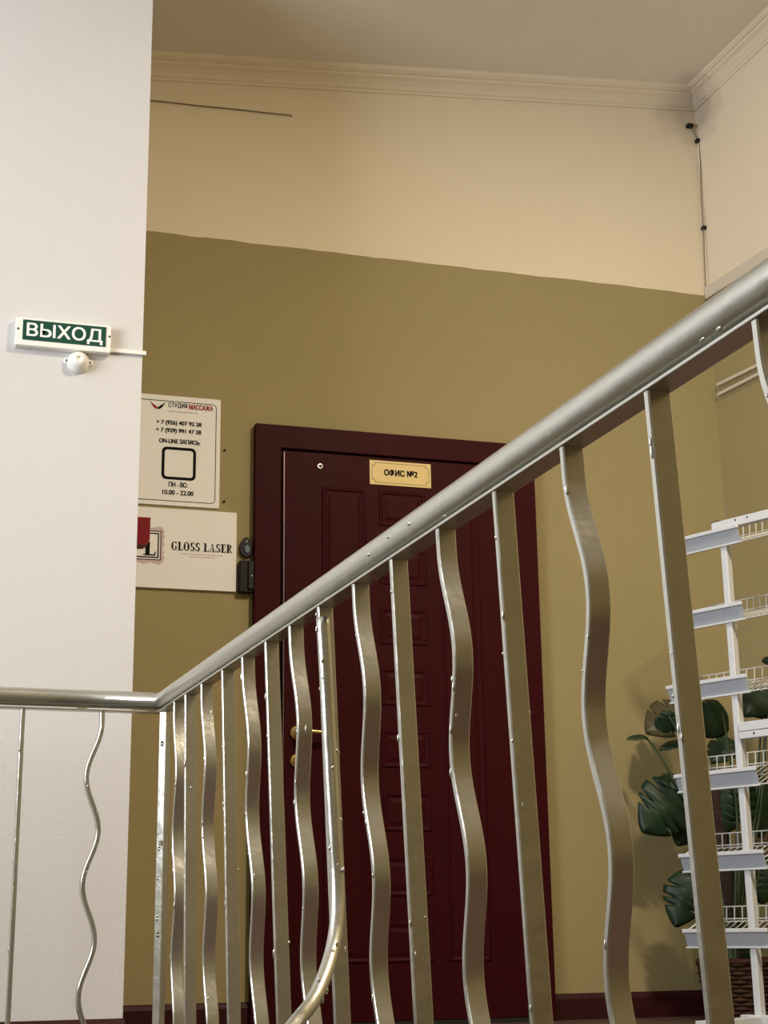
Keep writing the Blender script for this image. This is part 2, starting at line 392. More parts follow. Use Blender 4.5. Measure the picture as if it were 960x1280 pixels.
# ------------------------------------------------------------------ wall signs
PY = YB-0.006
ms = empty('massage_sign', at(225, 634, PY)); tag(ms, 'white portrait sign with phone numbers reading СТУДИЯ МАССАЖА', 'sign')
X1 = at(276, 500, PY).x; X0 = X1-0.325; Z1 = at(276, 500, PY).z; Z0 = at(272, 635.5, PY).z
bm = bmesh.new(); prism_y(bm, rrect(X0, X1, Z0, Z1, 0.006, 3), PY, YB); build('board', bm, M['paper'], ms)
xb1 = at(271, 503, PY).x; xb0 = X0+(X1-xb1); zb1 = at(270, 506, PY).z; zb0 = at(266, 630, PY).z
bm = bmesh.new(); ring_y(bm, rrect(xb0, xb1, zb0, zb1, 0.016), rrect(xb0+0.0025, xb1-0.0025, zb0+0.0025, zb1-0.0025, 0.0135), PY-0.0006, PY); build('border_line', bm, M['ink'], ms)
def ms_box(c, u0, u1, v0, v1):   # in crop coordinates of the sign face (x scale 8, origin 170,485)
    A = at(170+u0/8, 485+v0/8, PY); B = at(170+u1/8, 485+v1/8, PY); return A, B
def lvl(px, py): return at(px, py, PY)
def tline(s, pxa, pya, pxb, pyb, hpx, m, off=0.0, par=ms, name='lettering', Yp=None):
    """a level line of letters from the left-bottom pixel to the right-bottom pixel"""
    Y_ = Yp or PY
    A, B = at(pxa, pya, Y_), at(pxb, pyb, Y_); h = at(pxa, pya-hpx, Y_).z-A.z; z = (A.z+B.z)/2
    return text(name, s, (A.x, B.x, z, z+h), Y_-0.0006, m, par, off)
tline('СТУДИЯ', 210.5, 509.5, 234, 511.5, 6.6, M['ink'], 0.03)
tline('МАССАЖА', 236.5, 511.6, 266, 514.3, 6.4, M['redink'], 0.04)
tline('+ 7 (926) 407 92 28', 195.5, 530.6, 251.5, 535.3, 6.4, M['ink'], 0.05)
tline('+ 7 (929) 991 47 28', 195, 540.2, 251, 545.0, 6.4, M['ink'], 0.05)
tline('ON-LINE ЗАПИСЬ:', 199, 553.2, 250, 556.4, 5.6, M['ink'], 0.05)
tline('ПН - ВС:', 211, 608.2, 234, 609.6, 6.0, M['ink'], 0.05)
tline('10.00 - 22.00', 203, 617.5, 241.5, 620.2, 5.6, M['ink'], 0.05)
bm = bmesh.new(); A, B = lvl(211, 514.0), lvl(247, 517.0); x = A.x; zz = (A.z+B.z)/2
while x < B.x:                                   # a line of print too small to read
    l = random.uniform(0.003, 0.008); box(bm, x, min(x+l, B.x), PY-0.0006, PY, zz-0.0012, zz+0.0016); x += l+0.0015
build('small_print', bm, M['greyink'], ms)
# rounded frame that stands where the code was
A, B = lvl(202.5, 557.5), lvl(244.5, 600.5); fz1, fz0 = lvl(223, 559.3).z, lvl(223, 600).z
bm = bmesh.new(); ring_y(bm, rrect(A.x, B.x, fz0, fz1, 0.018), rrect(A.x+0.0105, B.x-0.0105, fz0+0.0105, fz1-0.0105, 0.0095), PY-0.0006, PY); build('rounded_frame', bm, M['ink'], ms)
# cupped hands emblem: two curved blades
for sgn, m in ((-1, M['redink']), (1, M['ink'])):
    bm = bmesh.new(); c = lvl(197, 511.3); s = 0.0029
    out = [(0.2, 0), (3.0, 0.6), (5.8, 3.0), (8.4, 7.0), (9.8, 11.6)]; inn = [(8.2, 8.6), (6.0, 6.4), (3.6, 5.4), (1.6, 3.4), (0.2, 3.0)]
    P = [(c.x+sgn*u*s, c.z+v*s) for u, v in out+inn]
    prism_y(bm, P if sgn < 0 else P[::-1], PY-0.0006, PY); build('hand_emblem', bm, m, ms)

GY = YB-0.012
gs = empty('laser_studio_sign', at(235, 738, GY)); tag(gs, 'white landscape board reading GLOSS LASER with black monogram', 'sign')
X1 = at(296, 642, GY).x; Z1 = at(296, 641, GY).z; Z0 = at(294, 739.5, GY).z; X0 = X1-0.46
boxo('board', (X0, X1, GY, YB, Z0, Z1), M['paper'], gs)
# serif capitals drawn as thick and thin strokes on a unit cell
def arc(cx, cz, rx, rz, a0, a1, w0, w1, n=14):
    """stroke whose width swells with the horizontal direction"""
    O, I = [], []
    for k in range(n+1):
        a = D2R(a0+(a1-a0)*k/n); t = abs(math.cos(a)); w_ = w0+(w1-w0)*t
        O.append((cx+(rx)*math.cos(a), cz+(rz)*math.sin(a))); I.append((cx+(rx-w_)*math.cos(a), cz+(rz-(w0))*math.sin(a)))
    return [[O[k], O[k+1], I[k+1], I[k]] for k in range(n)]
def rect(x0, x1, z0, z1): return [[(x0, z0), (x1, z0), (x1, z1), (x0, z1)]]
TH, SF = 0.32, 0.10
GL = {
 'L': rect(.14, .14+TH, 0, 1)+rect(0, .48, 0, SF)+rect(0, .48, 1-SF, 1)+rect(.14, .85, 0, SF)+[[(.72, 0), (.86, 0), (.90, .32), (.84, .32)]],
 'O': arc(.5, .5, .5, .52, 0, 360, .10, .33, 28),
 'G': arc(.5, .5, .5, .52, 42, 300, .10, .33, 24)+rect(.68, .88, .04, .44)+rect(.56, 1.0, .40, .46)+[[(.80, .66), (.88, .66), (.88, 1.0), (.82, .92)]],
 'S': arc(.42, .73, .34, .29, 30, 270, .10, .30, 14)+arc(.42, .26, .38, .28, -150, 90, .10, .30, 14)+[[(.70, .68), (.77, .68), (.77, 1.0), (.72, .95)], [(.0, .0), (.05, .06), (.07, .34), (.0, .34)]],
 'A': [[(.10, 0), (.17, 0), (.53, 1), (.46, 1)], [(.62, 0), (.86, 0), (.56, 1), (.44, 1)]]+rect(.24, .66, .30, .36)+rect(0, .30, 0, SF)+rect(.52, 1.0, 0, SF),
 'E': rect(.12, .12+TH, 0, 1)+rect(0, .8, 0, SF)+rect(0, .78, 1-SF, 1)+rect(.3, .56, .48, .54)+[[(.70, 0), (.82, 0), (.86, .30), (.80, .30)], [(.70, 1), (.80, 1), (.80, .72), (.74, .72)]]+rect(.52, .57, .36, .66),
 'R': rect(.12, .12+TH, 0, 1)+rect(0, .46, 0, SF)+rect(.0, .55, 1-SF, 1)+arc(.52, .74, .34, .26, -90, 90, .10, .30, 12)+rect(.3, .54, .48, .54)+[[(.46, .5), (.62, .5), (.86, .06), (.68, 0)], [(.68, 0), (.98, 0), (.98, .06), (.80, .07)]],
}
GW = {'G': 1.0, 'L': .9, 'O': 1.0, 'S': .8, 'A': 1.0, 'E': .86, 'R': .98}
def serif(s, b, Y, m, parent, name='lettering', gap=0.09):
    tot = sum(GW[c] if c != ' ' else 0.45 for c in s)+gap*(len(s)-1); x0, x1, z0, z1 = b; k = (x1-x0)/tot; x = x0; bm = bmesh.new(); lay = 0
    for c in s:
        if c == ' ': x += (0.45+gap)*k; continue
        for q in GL[c]:
            lay = (lay+1) % 9; e = lay*1.5e-5
            vs = [bm.verts.new((x+u*k, Y-e, z0+v*(z1-z0))) for u, v in q]
            f = bm.faces.new(vs)
        x += (GW[c]+gap)*k
    me = bpy.data.meshes.new(name); bm.to_mesh(me); bm.free()
    return link(name, me, m, parent)
A, B = at(214, 687.5, GY), at(290, 691.5, GY); z = (A.z+B.z)/2; h = at(214, 676.8, GY).z-A.z
serif('GLOSS LASER', (A.x, B.x, z, z+h), GY-0.0006, M['ink'], gs)
for (ua, va, ub, vb) in ((226, 692.2, 278, 694.8), (237, 695.8, 269, 697.8)):
    bm = bmesh.new(); A, B = at(ua, va, GY), at(ub, vb, GY); x = A.x; zz = (A.z+B.z)/2
    while x < B.x:
        l = random.uniform(0.002, 0.006); box(bm, x, min(x+l, B.x), GY-0.0006, GY, zz-0.002, zz+0.002); x += l+0.002
    build('small_print', bm, M['pinkink'], gs)
# monogram: square double frame, brushed pink edge, G above L
qx1 = at(201.5, 680, GY).x; qz1, qz0 = at(198, 663.5, GY).z, at(198, 700.5, GY).z; qs = qz1-qz0; qx0 = qx1-qs*1.0
def sq(i): return [(qx0+i, qz0+i), (qx1-i, qz0+i), (qx1-i, qz1-i), (qx0+i, qz1-i)]
bm = bmesh.new(); N = 60; O, I = [], []
for k in range(N):
    t = 4*k/N; e = int(t); fr = t-e; c4 = sq(-0.004); p0, p1 = c4[e], c4[(e+1) % 4]
    q = (p0[0]+(p1[0]-p0[0])*fr, p0[1]+(p1[1]-p0[1])*fr); nx, nz = ((0, -1), (1, 0), (0, 1), (-1, 0))[e]
    j = random.uniform(0.002, 0.012); O.append((q[0]+nx*j, q[1]+nz*j))
    c4 = sq(0.004); p0, p1 = c4[e], c4[(e+1) % 4]; I.append((p0[0]+(p1[0]-p0[0])*fr, p0[1]+(p1[1]-p0[1])*fr))
ring_y(bm, O, I, GY-0.0003, GY); build('brushed_edge', bm, M['pinkink'], gs)
for i0, i1 in ((0.0, 0.003), (0.008, 0.0125)):
    bm = bmesh.new(); ring_y(bm, sq(i0), sq(i1), GY-0.0006, GY); build('monogram_frame', bm, M['ink'], gs)
serif('L', (qx0+qs*0.42, qx1-0.018, qz0+0.016, qz0+qs*0.60), GY-0.0008, M['ink'], gs, 'monogram_letter')
serif('G', (qx0+qs*0.10, qx0+qs*0.62, qz0+qs*0.48, qz1-0.018), GY-0.0008, M['ink'], gs, 'monogram_letter')

# red call point on the end face of the white wall
rp = empty('red_call_box', (XE, YW+0.25, 1.58)); tag(rp, 'narrow red box with rounded foot on the white wall end, over the monogram', 'call box')
yq = YW+0.25; A = at(186.5, 650, yq); B = at(186.5, 684, yq)
prof = [(XE-0.001, A.z), (A.x, A.z), (A.x-0.001, B.z+0.018), (A.x-0.006, B.z+0.005), (A.x-0.016, B.z), (XE-0.001, B.z-0.002)]
bm = bmesh.new(); prism_y(bm, prof, yq-0.03, yq+0.03); build('case', bm, M['red'], rp)
bm = bmesh.new(); lathe(bm, (XE+0.010, yq, B.z+0.001), (0, 0, -1), [(0.009, -0.004), (0.009, 0.006), (0.004, 0.009), (0, 0.009)], 16); build('foot_cap', bm, M['conduit'], rp, smooth=True)

# exit sign, sounder and cable duct on the white wall
SY = YW-0.028
ex = empty('exit_sign', at(78, 436, SY)); tag(ex, 'white framed green exit sign reading ВЫХОД', 'exit sign')
TL, TR, BL, BR = at(20.5, 395, SY), at(140, 407.5, SY), at(18.5, 431, SY), at(138, 440.5, SY)
ex0, ex1 = (TL.x+BL.x)/2, (TR.x+BR.x)/2; ez1, ez0 = (TL.z+TR.z)/2, (BL.z+BR.z)/2
boxo('case', (ex0, ex1, SY, YW, ez0, ez1), M['plastic'], ex, bevel=0.003)
gx0, gx1 = at(28.5, 412, SY).x, at(132.5, 420, SY).x; gz1 = (at(28, 399, SY).z+at(133, 409.5, SY).z)/2; gz0 = (at(27.5, 424.5, SY).z+at(132, 433.5, SY).z)/2
boxo('green_panel', (gx0, gx1, SY-0.0015, SY+0.001, gz0, gz1), M['green'], ex)
gw, gh = gx1-gx0, gz1-gz0
text('lettering', 'ВЫХОД', (gx0+gw*0.05, gx1-gw*0.045, gz0+gh*0.07, gz1-gh*0.14), SY-0.0022, M['letter'], ex, 0.022)
for px, py in ((22.8, 410.5), (137, 420.8)):
    p = at(px, py, SY); bm = bmesh.new(); lathe(bm, p, (0, -1, 0), [(0.0032, -0.001), (0.0032, 0.001), (0, 0.001)], 10); build('screw', bm, M['black'], ex)
sd = empty('alarm_sounder', at(97, 452, YW)); tag(sd, 'round white alarm sounder on white wall under the exit sign', 'alarm')
p = at(98, 452.5, YW-0.01); p.y = YW
bm = bmesh.new(); lathe(bm, p, (0, -1, 0), [(0.034, 0), (0.034, 0.008), (0.030, 0.020), (0.022, 0.034), (0.013, 0.042), (0.009, 0.042), (0.007, 0.037), (0, 0.037)], 32); build('dome', bm, M['plastic'], sd, smooth=True)
for dx in (-0.034, 0.034):
    bm = bmesh.new(); lathe(bm, p+Vector((dx, 0, 0.002)), (0, -1, 0), [(0.010, 0), (0.010, 0.006), (0.008, 0.008), (0, 0.008)], 16); lug = build('mounting_lug', bm, M['plastic'], sd, smooth=True)
    bm = bmesh.new(); lathe(bm, p+Vector((dx*1.03, -0.008, 0.002)), (0, -1, 0), [(0.0036, 0), (0.0036, 0.0012), (0, 0.0012)], 10); build('screw', bm, M['black'], lug)
A, B = at(138.5, 438.5, YW), at(185.5, 443.5, YW)
tag(boxo('cable_duct', (ex1-0.004, XE+0.010, YW-0.011, YW-0.0005, (A.z+B.z)/2-0.006, (A.z+B.z)/2+0.006), M['plastic']), 'thin white cable duct from exit sign to wall edge', 'cable duct')

# doorbell and lock box left of the door frame
bl = empty('doorbell_button', at(308, 697, YB)); tag(bl, 'black oval doorbell with blue-grey button beside the door frame', 'doorbell')
p = at(307.0, 685, YB); bm = bmesh.new()
O = [(p.x+0.0235*math.cos(a)*(1-0.18*math.sin(a)), p.z+0.037*math.sin(a)) for a in [2*math.pi*k/28 for k in range(28)]]
prism_y(bm, O, YB-0.016, YB); build('case', bm, M['black'], bl, bevel=0.002)
bm = bmesh.new(); prism_y(bm, [(p.x+0.002+0.009*math.cos(a), p.z-0.008+0.014*math.sin(a)) for a in [2*math.pi*k/20 for k in range(20)]], YB-0.021, YB-0.014); build('button', bm, M['bluebtn'], bl)
bm = bmesh.new(); lathe(bm, (p.x+0.001, YB-0.016, p.z+0.020), (0, -1, 0), [(0.003, 0), (0.002, 0.0015), (0, 0.0018)], 10); build('indicator', bm, M['plastic'], bl)
lb = empty('lock_box', at(308, 741, YB)); tag(lb, 'dark brown box on the wall below the doorbell', 'box')
A, B = at(299.5, 700, YB-0.03), at(316, 741, YB-0.03)
boxo('case', (A.x, DX0-0.004, YB-0.032, YB, B.z, A.z), M['browncase'], lb, bevel=0.004)
boxo('latch_plate', (DX0-0.022, DX0-0.002, YB-0.040, YB-0.03, B.z+0.012, A.z-0.004), M['black'], lb, bevel=0.002)
bm = bmesh.new(); lathe(bm, ((DX0-0.011), YB-0.040, (A.z+B.z)/2), (0, -1, 0), [(0.004, 0), (0.003, 0.003), (0, 0.004)], 12); build('screw', bm, M['chrome'], lb)
for px, py, s in ((280.5, 563, 'upper small screw in olive wall right of the massage sign'), (280, 627, 'lower small screw in olive wall right of the massage sign')):
    p = at(px, py, YB); bm = bmesh.new(); lathe(bm, p, (0, -1, 0), [(0.0045, 0), (0.0045, 0.004), (0.003, 0.006), (0, 0.006)], 12)
    tag(build('wall_screw', bm, M['black'], smooth=True), s, 'screw', 'screws beside the massage sign')

# cables and ducts
bm = bmesh.new(); A, B = at(188, 125.5, YB-0.006), at(364, 144, YB-0.006); pts = [A.lerp(B, k/10)+Vector((0, 0, 0.0008*math.sin(k*1.3))) for k in range(11)]; pts.append(pts[-1]+Vector((0.004, 0.005, -0.004)))
tag(build('loose_cable', bm if tube(bm, pts, 0.0024, 6) is None else bm, M['cable'], smooth=True), 'thin grey cable under the cornice ending midway along cream wall', 'cable')
def onright(px, py, off=0.0):
    d = ray(px, py); P0_ = Vector((XC, YB, 0))+RN*off; t = (P0_-CAM).dot(RN)/d.dot(RN); return CAM+d*t
cc = empty('corner_cable', Vector((XC-0.02, YB-0.02, PAINT_Z))); tag(cc, 'thin dark cable clipped down the corner beneath stained cornice', 'cable')
pts = [at(862, 157, YB-0.006), at(868, 166, YB-0.01), at(874, 178, YB-0.014)] + [at(874+9*k/8+0.4*math.sin(k*1.7), 178+192*k/8, YB-0.016) for k in range(1, 9)]
bm = bmesh.new(); tube(bm, pts, 0.0024, 6); build('cable', bm, M['cable'], cc, smooth=True)
for px, py in ((862.5, 157), (873.5, 176), (881.5, 285)):
    p = at(px, py, YB-0.014); boxo('cable_clip', (p.x-0.013, p.x+0.013, YB-0.022, YB-0.002 if px > 865 else YB, p.z-0.007, p.z+0.007), M['black'], cc)
# duct along the right wall at the paint line, and two short conduits lower down
A, B = onright(881, 366, 0.02), onright(960, 320, 0.02)
B.z = A.z+(B.z-A.z)*0.35; U = (B-A).normalized(); Nn = RN; Wv = Nn.cross(U); Wv = Wv if Wv.z > 0 else -Wv
bm = bmesh.new(); obox(bm, A-Nn*0.02, U, Nn, Wv, (0, 3.0), (0.0005, 0.022), (-0.030, 0.022)); tag(build('wall_duct', bm, M['conduit'], bevel=0.002), 'pale cable duct along right wall starting at the corner', 'cable duct')
for (p0, p1, lab) in (((896, 481), (945, 457), 'upper of two short pale conduits on right wall behind railing'), ((897, 493), (945, 468.5), 'lower of two short pale conduits on right wall behind railing')):
    A, B = onright(*p0, 0.012), onright(*p1, 0.012); U = (B-A).normalized(); Wv = Nn.cross(U); Wv = Wv if Wv.z > 0 else -Wv
    bm = bmesh.new(); obox(bm, A-Nn*0.012, U, Nn, Wv, (0, 1.2), (0.0005, 0.014), (-0.007, 0.006)); tag(build('wall_conduit', bm, M['conduit'], bevel=0.0015), lab, 'conduit')

# ------------------------------------------------------------------ railing
RZ = EYE+0.57                                   # handrail centre height
DR = Vector((-0.05, 0.99875, 0)); DL = Vector((0.9989, 0.047, 0))
LP = Vector((-0.99875, -0.05, 0))               # left of the right-hand run
P0 = Vector((0.5911, 3.8911, RZ)); TR_ = 0.0225
rl = empty('guard_railing', (P0.x, P0.y, 0)); tag(rl, 'silver painted metal stair railing with straight and wavy flat bars', 'railing')
bm = bmesh.new()
pts = [P0-DL*1.9]+[P0-DL*(1.9*(1-k/8)) for k in range(1, 8)]+[P0]+[P0-DR*(0.16*k) for k in range(1, 25)]
# mitred tube: two straight runs that share the corner ring
def handrail(bm, A, C, B, r, seg=28):
    t1 = (C-A).normalized(); t2 = (B-C).normalized(); tm = (t1+t2).normalized()
    def rg(p, t, stretch):
        up = Vector((0, 0, 1)); sd_ = t.cross(up).normalized()
        return [bm.verts.new(p+(sd_*math.cos(2*math.pi*j/seg)*stretch+up*math.sin(2*math.pi*j/seg))*r) for j in range(seg)]
    R = [rg(A, t1, 1)] + [rg(A.lerp(C, k/6), t1, 1) for k in range(1, 6)] + [rg(C, tm, 1/max(0.3, tm.dot(t1)))] + [rg(C.lerp(B, k/20), t2, 1) for k in range(1, 21)]
    for a, b in zip(R, R[1:]):
        for j in range(seg): bm.faces.new((a[j], a[(j+1) % seg], b[(j+1) % seg], b[j]))
    bm.faces.new(R[0][::-1]); bm.faces.new(R[-1])
handrail(bm, P0-DL*1.9, P0, P0-DR*3.9, TR_)
def blob(bm, c, r, sc, ax=None):
    g = bmesh.ops.create_icosphere(bm, subdivisions=2, radius=r)
    for v in g['verts']: v.co = Vector((v.co.x*sc[0], v.co.y*sc[1], v.co.z*sc[2]))+c
rnd = random.Random(3)
for k in range(20):                              # lumps of old paint on the tube
    s_ = rnd.uniform(0.3, 3.0); an = rnd.choice([rnd.uniform(-1.0, 0.6), rnd.uniform(-1.4, -0.9)])
    c = P0-DR*s_+(LP*math.cos(an)+Vector((0, 0, 1))*math.sin(an))*(TR_-0.0012)
    blob(bm, c, rnd.uniform(0.0018, 0.0032), (1, rnd.uniform(1.2, 3), 1))
build('handrail', bm, M['silver'], rl, smooth=True)
SZ = RZ-TR_-0.004                               # top of the carrier strip
for A, U, L in ((P0, -DR, 3.9), (P0, -DL, 1.9)):
    V = U.cross(Vector((0, 0, 1))); bm = bmesh.new()
    obox(bm, Vector((A.x, A.y, SZ)), U, V, Vector((0, 0, 1)), (0.004, L), (-0.0155, 0.0155), (-0.0045, 0.0))
    build('carrier_strip', bm, M['silver'], rl, bevel=0.001)
    n = int(L/0.35)
    for k in range(n):                           # welded spacers between strip and tube
        bm = bmesh.new(); c = Vector((A.x, A.y, SZ))+U*(0.2+0.35*k); obox(bm, c, U, V, Vector((0, 0, 1)), (-0.012, 0.012), (-0.006, 0.006), (-0.001, 0.008))
        build('weld_spacer', bm, M['silver'], rl)
def bar(name, base, top_z, bot_z, U, V, w, t, amp, per, lean, seed, sgn=1, nblob=8):
    """flat bar: thin along U (rail direction), wide along V; wavy along U; leaning along V"""
    bm = bmesh.new(); H = top_z-bot_z; n = 64 if amp else 10; R = []; rr = random.Random(seed)
    def off(d): return sgn*amp*(1-math.cos(2*math.pi*max(0, d-0.034)/per)) if amp else 0.0
    c = 0.0016
    for k in range(n+1):
        d = H*k/n; dd = 1e-3
        slope = (off(d+dd)-off(d-dd))/(2*dd); tn = (U*slope+V*lean-Vector((0, 0, 1))).normalized()
        Ul = (U-tn*U.dot(tn)).normalized(); Vl = tn.cross(Ul); Vl = Vl if Vl.dot(V) > 0 else -Vl
        o = Vector((base.x, base.y, top_z-d))+U*off(d)+V*(lean*d)
        sec = [(-t/2, -w/2+c), (-t/2+c, -w/2), (t/2-c, -w/2), (t/2, -w/2+c), (t/2, w/2-c), (t/2-c, w/2), (-t/2+c, w/2), (-t/2, w/2-c)]
        R.append([bm.verts.new(o+Ul*a_+Vl*b_) for a_, b_ in sec])
    for A_, B_ in zip(R, R[1:]):
        for j in range(8): bm.faces.new((A_[j], A_[(j+1) % 8], B_[(j+1) % 8], B_[j]))
    bm.faces.new(R[0][::-1]); bm.faces.new(R[-1])
    for k in range(nblob):                       # paint runs and drips
        d = rr.uniform(0.04, H*0.95); q = rr.choice((-1, -1, -1, 1, 0)); o = Vector((base.x, base.y, top_z-d))+U*off(d)+V*(lean*d)
        c_ = o+V*(q*w/2 if q else rr.uniform(-w*0.4, w*0.4))+U*((t/2)*rr.choice((1, 1, -1)) if not q else rr.uniform(-t/2, t/2))
        blob(bm, c_, rr.uniform(0.0010, 0.0021), (1, 1, rr.uniform(1.6, 5.0)))
    o = build(name, bm, M['silver'], rl)
    me = o.data
    for p_ in me.polygons: p_.use_smooth = True
    me.set_sharp_from_angle(angle=D2R(32))
    return o
SL = [0.208, 0.332, 0.496, 0.69, 0.858, 1.035, 1.2, 1.377, 1.567, 1.745, 1.935, 2.132, 2.328, 2.528, 2.731, 2.93, 3.13, 3.33]
AMP = {10: 0.0165, 12: 0.017, 14: 0.019}
VR = -LP
for i, s_ in enumerate(SL):
    base = P0-DR*s_; lean = 0.040*min(1.0, 0.3+i/6)
    wav = (i % 2 == 0)
    bar('baluster', base, SZ-0.0045, 0.05, -DR, VR, 0.027, 0.0105, AMP.get(i, 0.0155) if wav else 0.0, 0.282, lean, 50+i)
for k, (s_, wav) in enumerate(((0.150, True), (0.345, False), (0.545, True), (0.745, False), (0.945, True), (1.145, False), (1.345, True), (1.545, False))):
    base = P0-DL*s_
    bar('baluster', base, SZ-0.0045, 0.05, -DL, Vector((-DL.y, DL.x, 0)), 0.027, 0.0105, 0.0168 if wav else 0.0, 0.259, 0.0, 90+k)
# corner post
bm = bmesh.new(); obox(bm, Vector((P0.x, P0.y, 0))-DR*0.035+VR*0.004, (-DR*0.9+LP).normalized(), (-DR-LP*0.9).normalized(), Vector((0, 0, 1)), (-0.011, 0.011), (-0.011, 0.011), (0.0, SZ))
for k in range(8): blob(bm, Vector((P0.x, P0.y, 0))-DR*rnd.uniform(0.035, 0.05)-VR*0.006+Vector((0, 0, rnd.uniform(0.1, 0.8))), 0.0022, (1, 1, 2))
build('corner_post', bm, M['silver'], rl, bevel=0.002)
for A, U, L, ln in ((P0, -DR, 3.6, 0.033), (P0, -DL, 1.9, 0.0)):
    V = VR if ln else Vector((-DL.y, DL.x, 0)); bm = bmesh.new()
    obox(bm, Vector((A.x, A.y, 0.038))+V*(0.8*ln), U, V, Vector((0, 0, 1)), (0.05 if ln else 0.0, L), (-0.016, 0.016), (0, 0.012)); build('bottom_rail', bm, M['silver'], rl, bevel=0.001)
# bent tube of the lower stair handrail welded in front of the eighth bar
b8 = P0-DR*1.377+LP*0.013-DR*0.014
yb = b8.y; q = [at(403.5, 772, yb), at(408, 850, yb), at(413, 950, yb), at(418, 1040, yb-0.005), at(421.5, 1100, yb-0.01), at(421.5, 1145, yb-0.025), at(416, 1185, yb-0.05), at(405.5, 1220, yb-0.09), at(390.5, 1252, yb-0.13), at(371, 1277, yb-0.18)]
dv = (q[-1]-q[-2]).normalized(); q += [q[-1]+dv*0.12, q[-1]+dv*0.5]
def smooth_path(q, n=5):
    out = []
    for i in range(len(q)-1):
        p0_, p1_, p2_, p3_ = q[max(i-1, 0)], q[i], q[i+1], q[min(i+2, len(q)-1)]
        for k in range(n):
            t = k/n; out.append(0.5*((2*p1_)+(p2_-p0_)*t+(2*p0_-5*p1_+4*p2_-p3_)*t*t+(3*p1_-p0_-3*p2_+p3_)*t**3))
    out.append(q[-1]); return out
bm = bmesh.new(); sp_ = smooth_path(q); tube(bm, sp_, 0.0118, 16)
for k in range(22):
    c = rnd.choice(sp_[:40]); an = rnd.uniform(0, 6.28); blob(bm, c+Vector((math.cos(an)*0.0112, -abs(math.sin(an))*0.0112, rnd.uniform(-.03, .03))), rnd.uniform(0.0016, 0.003), (1, 1, rnd.uniform(1, 2.4)))
build('bent_stair_rail', bm, M['silver'], rl, smooth=True)

# ------------------------------------------------------------------ display rack
RP = at(930, 1000, 4.55); PX, PYY = RP.x, RP.y
AU = D2R(114.1); U = Vector((math.cos(AU), math.sin(AU), 0)); V = Vector((math.sin(AU), -math.cos(AU), 0)); Z = Vector((0, 0, 1))
rk = empty('display_rack', (PX, PYY, 0)); tag(rk, 'white display rack with slanted wire trays and price strips', 'display rack')
O = Vector((PX, PYY, 0))
def rackz(px, py):                               # height of a pixel on the rack's front plane
    d = ray(px, py); t = (O-CAM).dot(V)/d.dot(V); return (CAM+d*t)
def usolve(px, py): return (rackz(px, py)-O).dot(U)
topz = rackz(905, 652).z
bm = bmesh.new(); obox(bm, O, U, V, Z, (-0.0125, 0.0125), (-0.012, 0.016), (0.0, topz-0.03)); build('post', bm, M['rack'], rk, bevel=0.003)
bm = bmesh.new(); obox(bm, O-U*0.62, U, V, Z, (-0.0125, 0.0125), (-0.012, 0.016), (0.0, topz-0.03)); build('post', bm, M['rack'], rk, bevel=0.003)
uL = usolve(893, 658)
bm = bmesh.new(); obox(bm, O, U, V, Z, (-0.70, uL), (-0.018, 0.012), (topz-0.030, topz)); tb = build('top_beam', bm, M['rack'], rk, bevel=0.002)
bm = bmesh.new(); obox(bm, O, U, V, Z, (uL-0.03, uL+0.002), (-0.014, 0.010), (topz, topz+0.004)); build('end_cap', bm, M['black'], tb)
for px, py in ((923, 651), (938, 647.5)):
    p_ = rackz(px, py)-V*0.018; bm = bmesh.new(); lathe(bm, p_, -V, [(0.0035, -0.001), (0.0035, 0.0006), (0, 0.0006)], 8); build('bolt_hole', bm, M['black'], tb)
for za, zb in ((rackz(925, 915.5).z, rackz(925, 904).z), (rackz(925, 925).z, rackz(925, 916).z)):
    bm = bmesh.new(); obox(bm, O, U, V, Z, (-0.64, -0.012), (-0.018, 0.012), (za+0.0006, zb)); build('cross_beam', bm, M['rack'], rk, bevel=0.0015)
p_ = rackz(946.5, 917)-V*0.018; bm = bmesh.new(); lathe(bm, p_, -V, [(0.0038, -0.001), (0.0038, 0.0006), (0, 0.0006)], 8); build('bolt_hole', bm, M['black'], rk)
bm = bmesh.new(); obox(bm, O, U, V, Z, (-0.70, 0.06), (-0.022, 0.022), (0.0, rackz(942, 1268.5).z)); build('base_beam', bm, M['rack'], rk, bevel=0.002)
bm = bmesh.new(); obox(bm, O, U, V, Z, (-0.022, 0.022), (-0.30, 0.12), (0.0, 0.032)); build('base_foot', bm, M['rack'], rk, bevel=0.002)
def wires(bm, a, b, r=0.0021): tube(bm, [a, b], r, 5, caps=False)
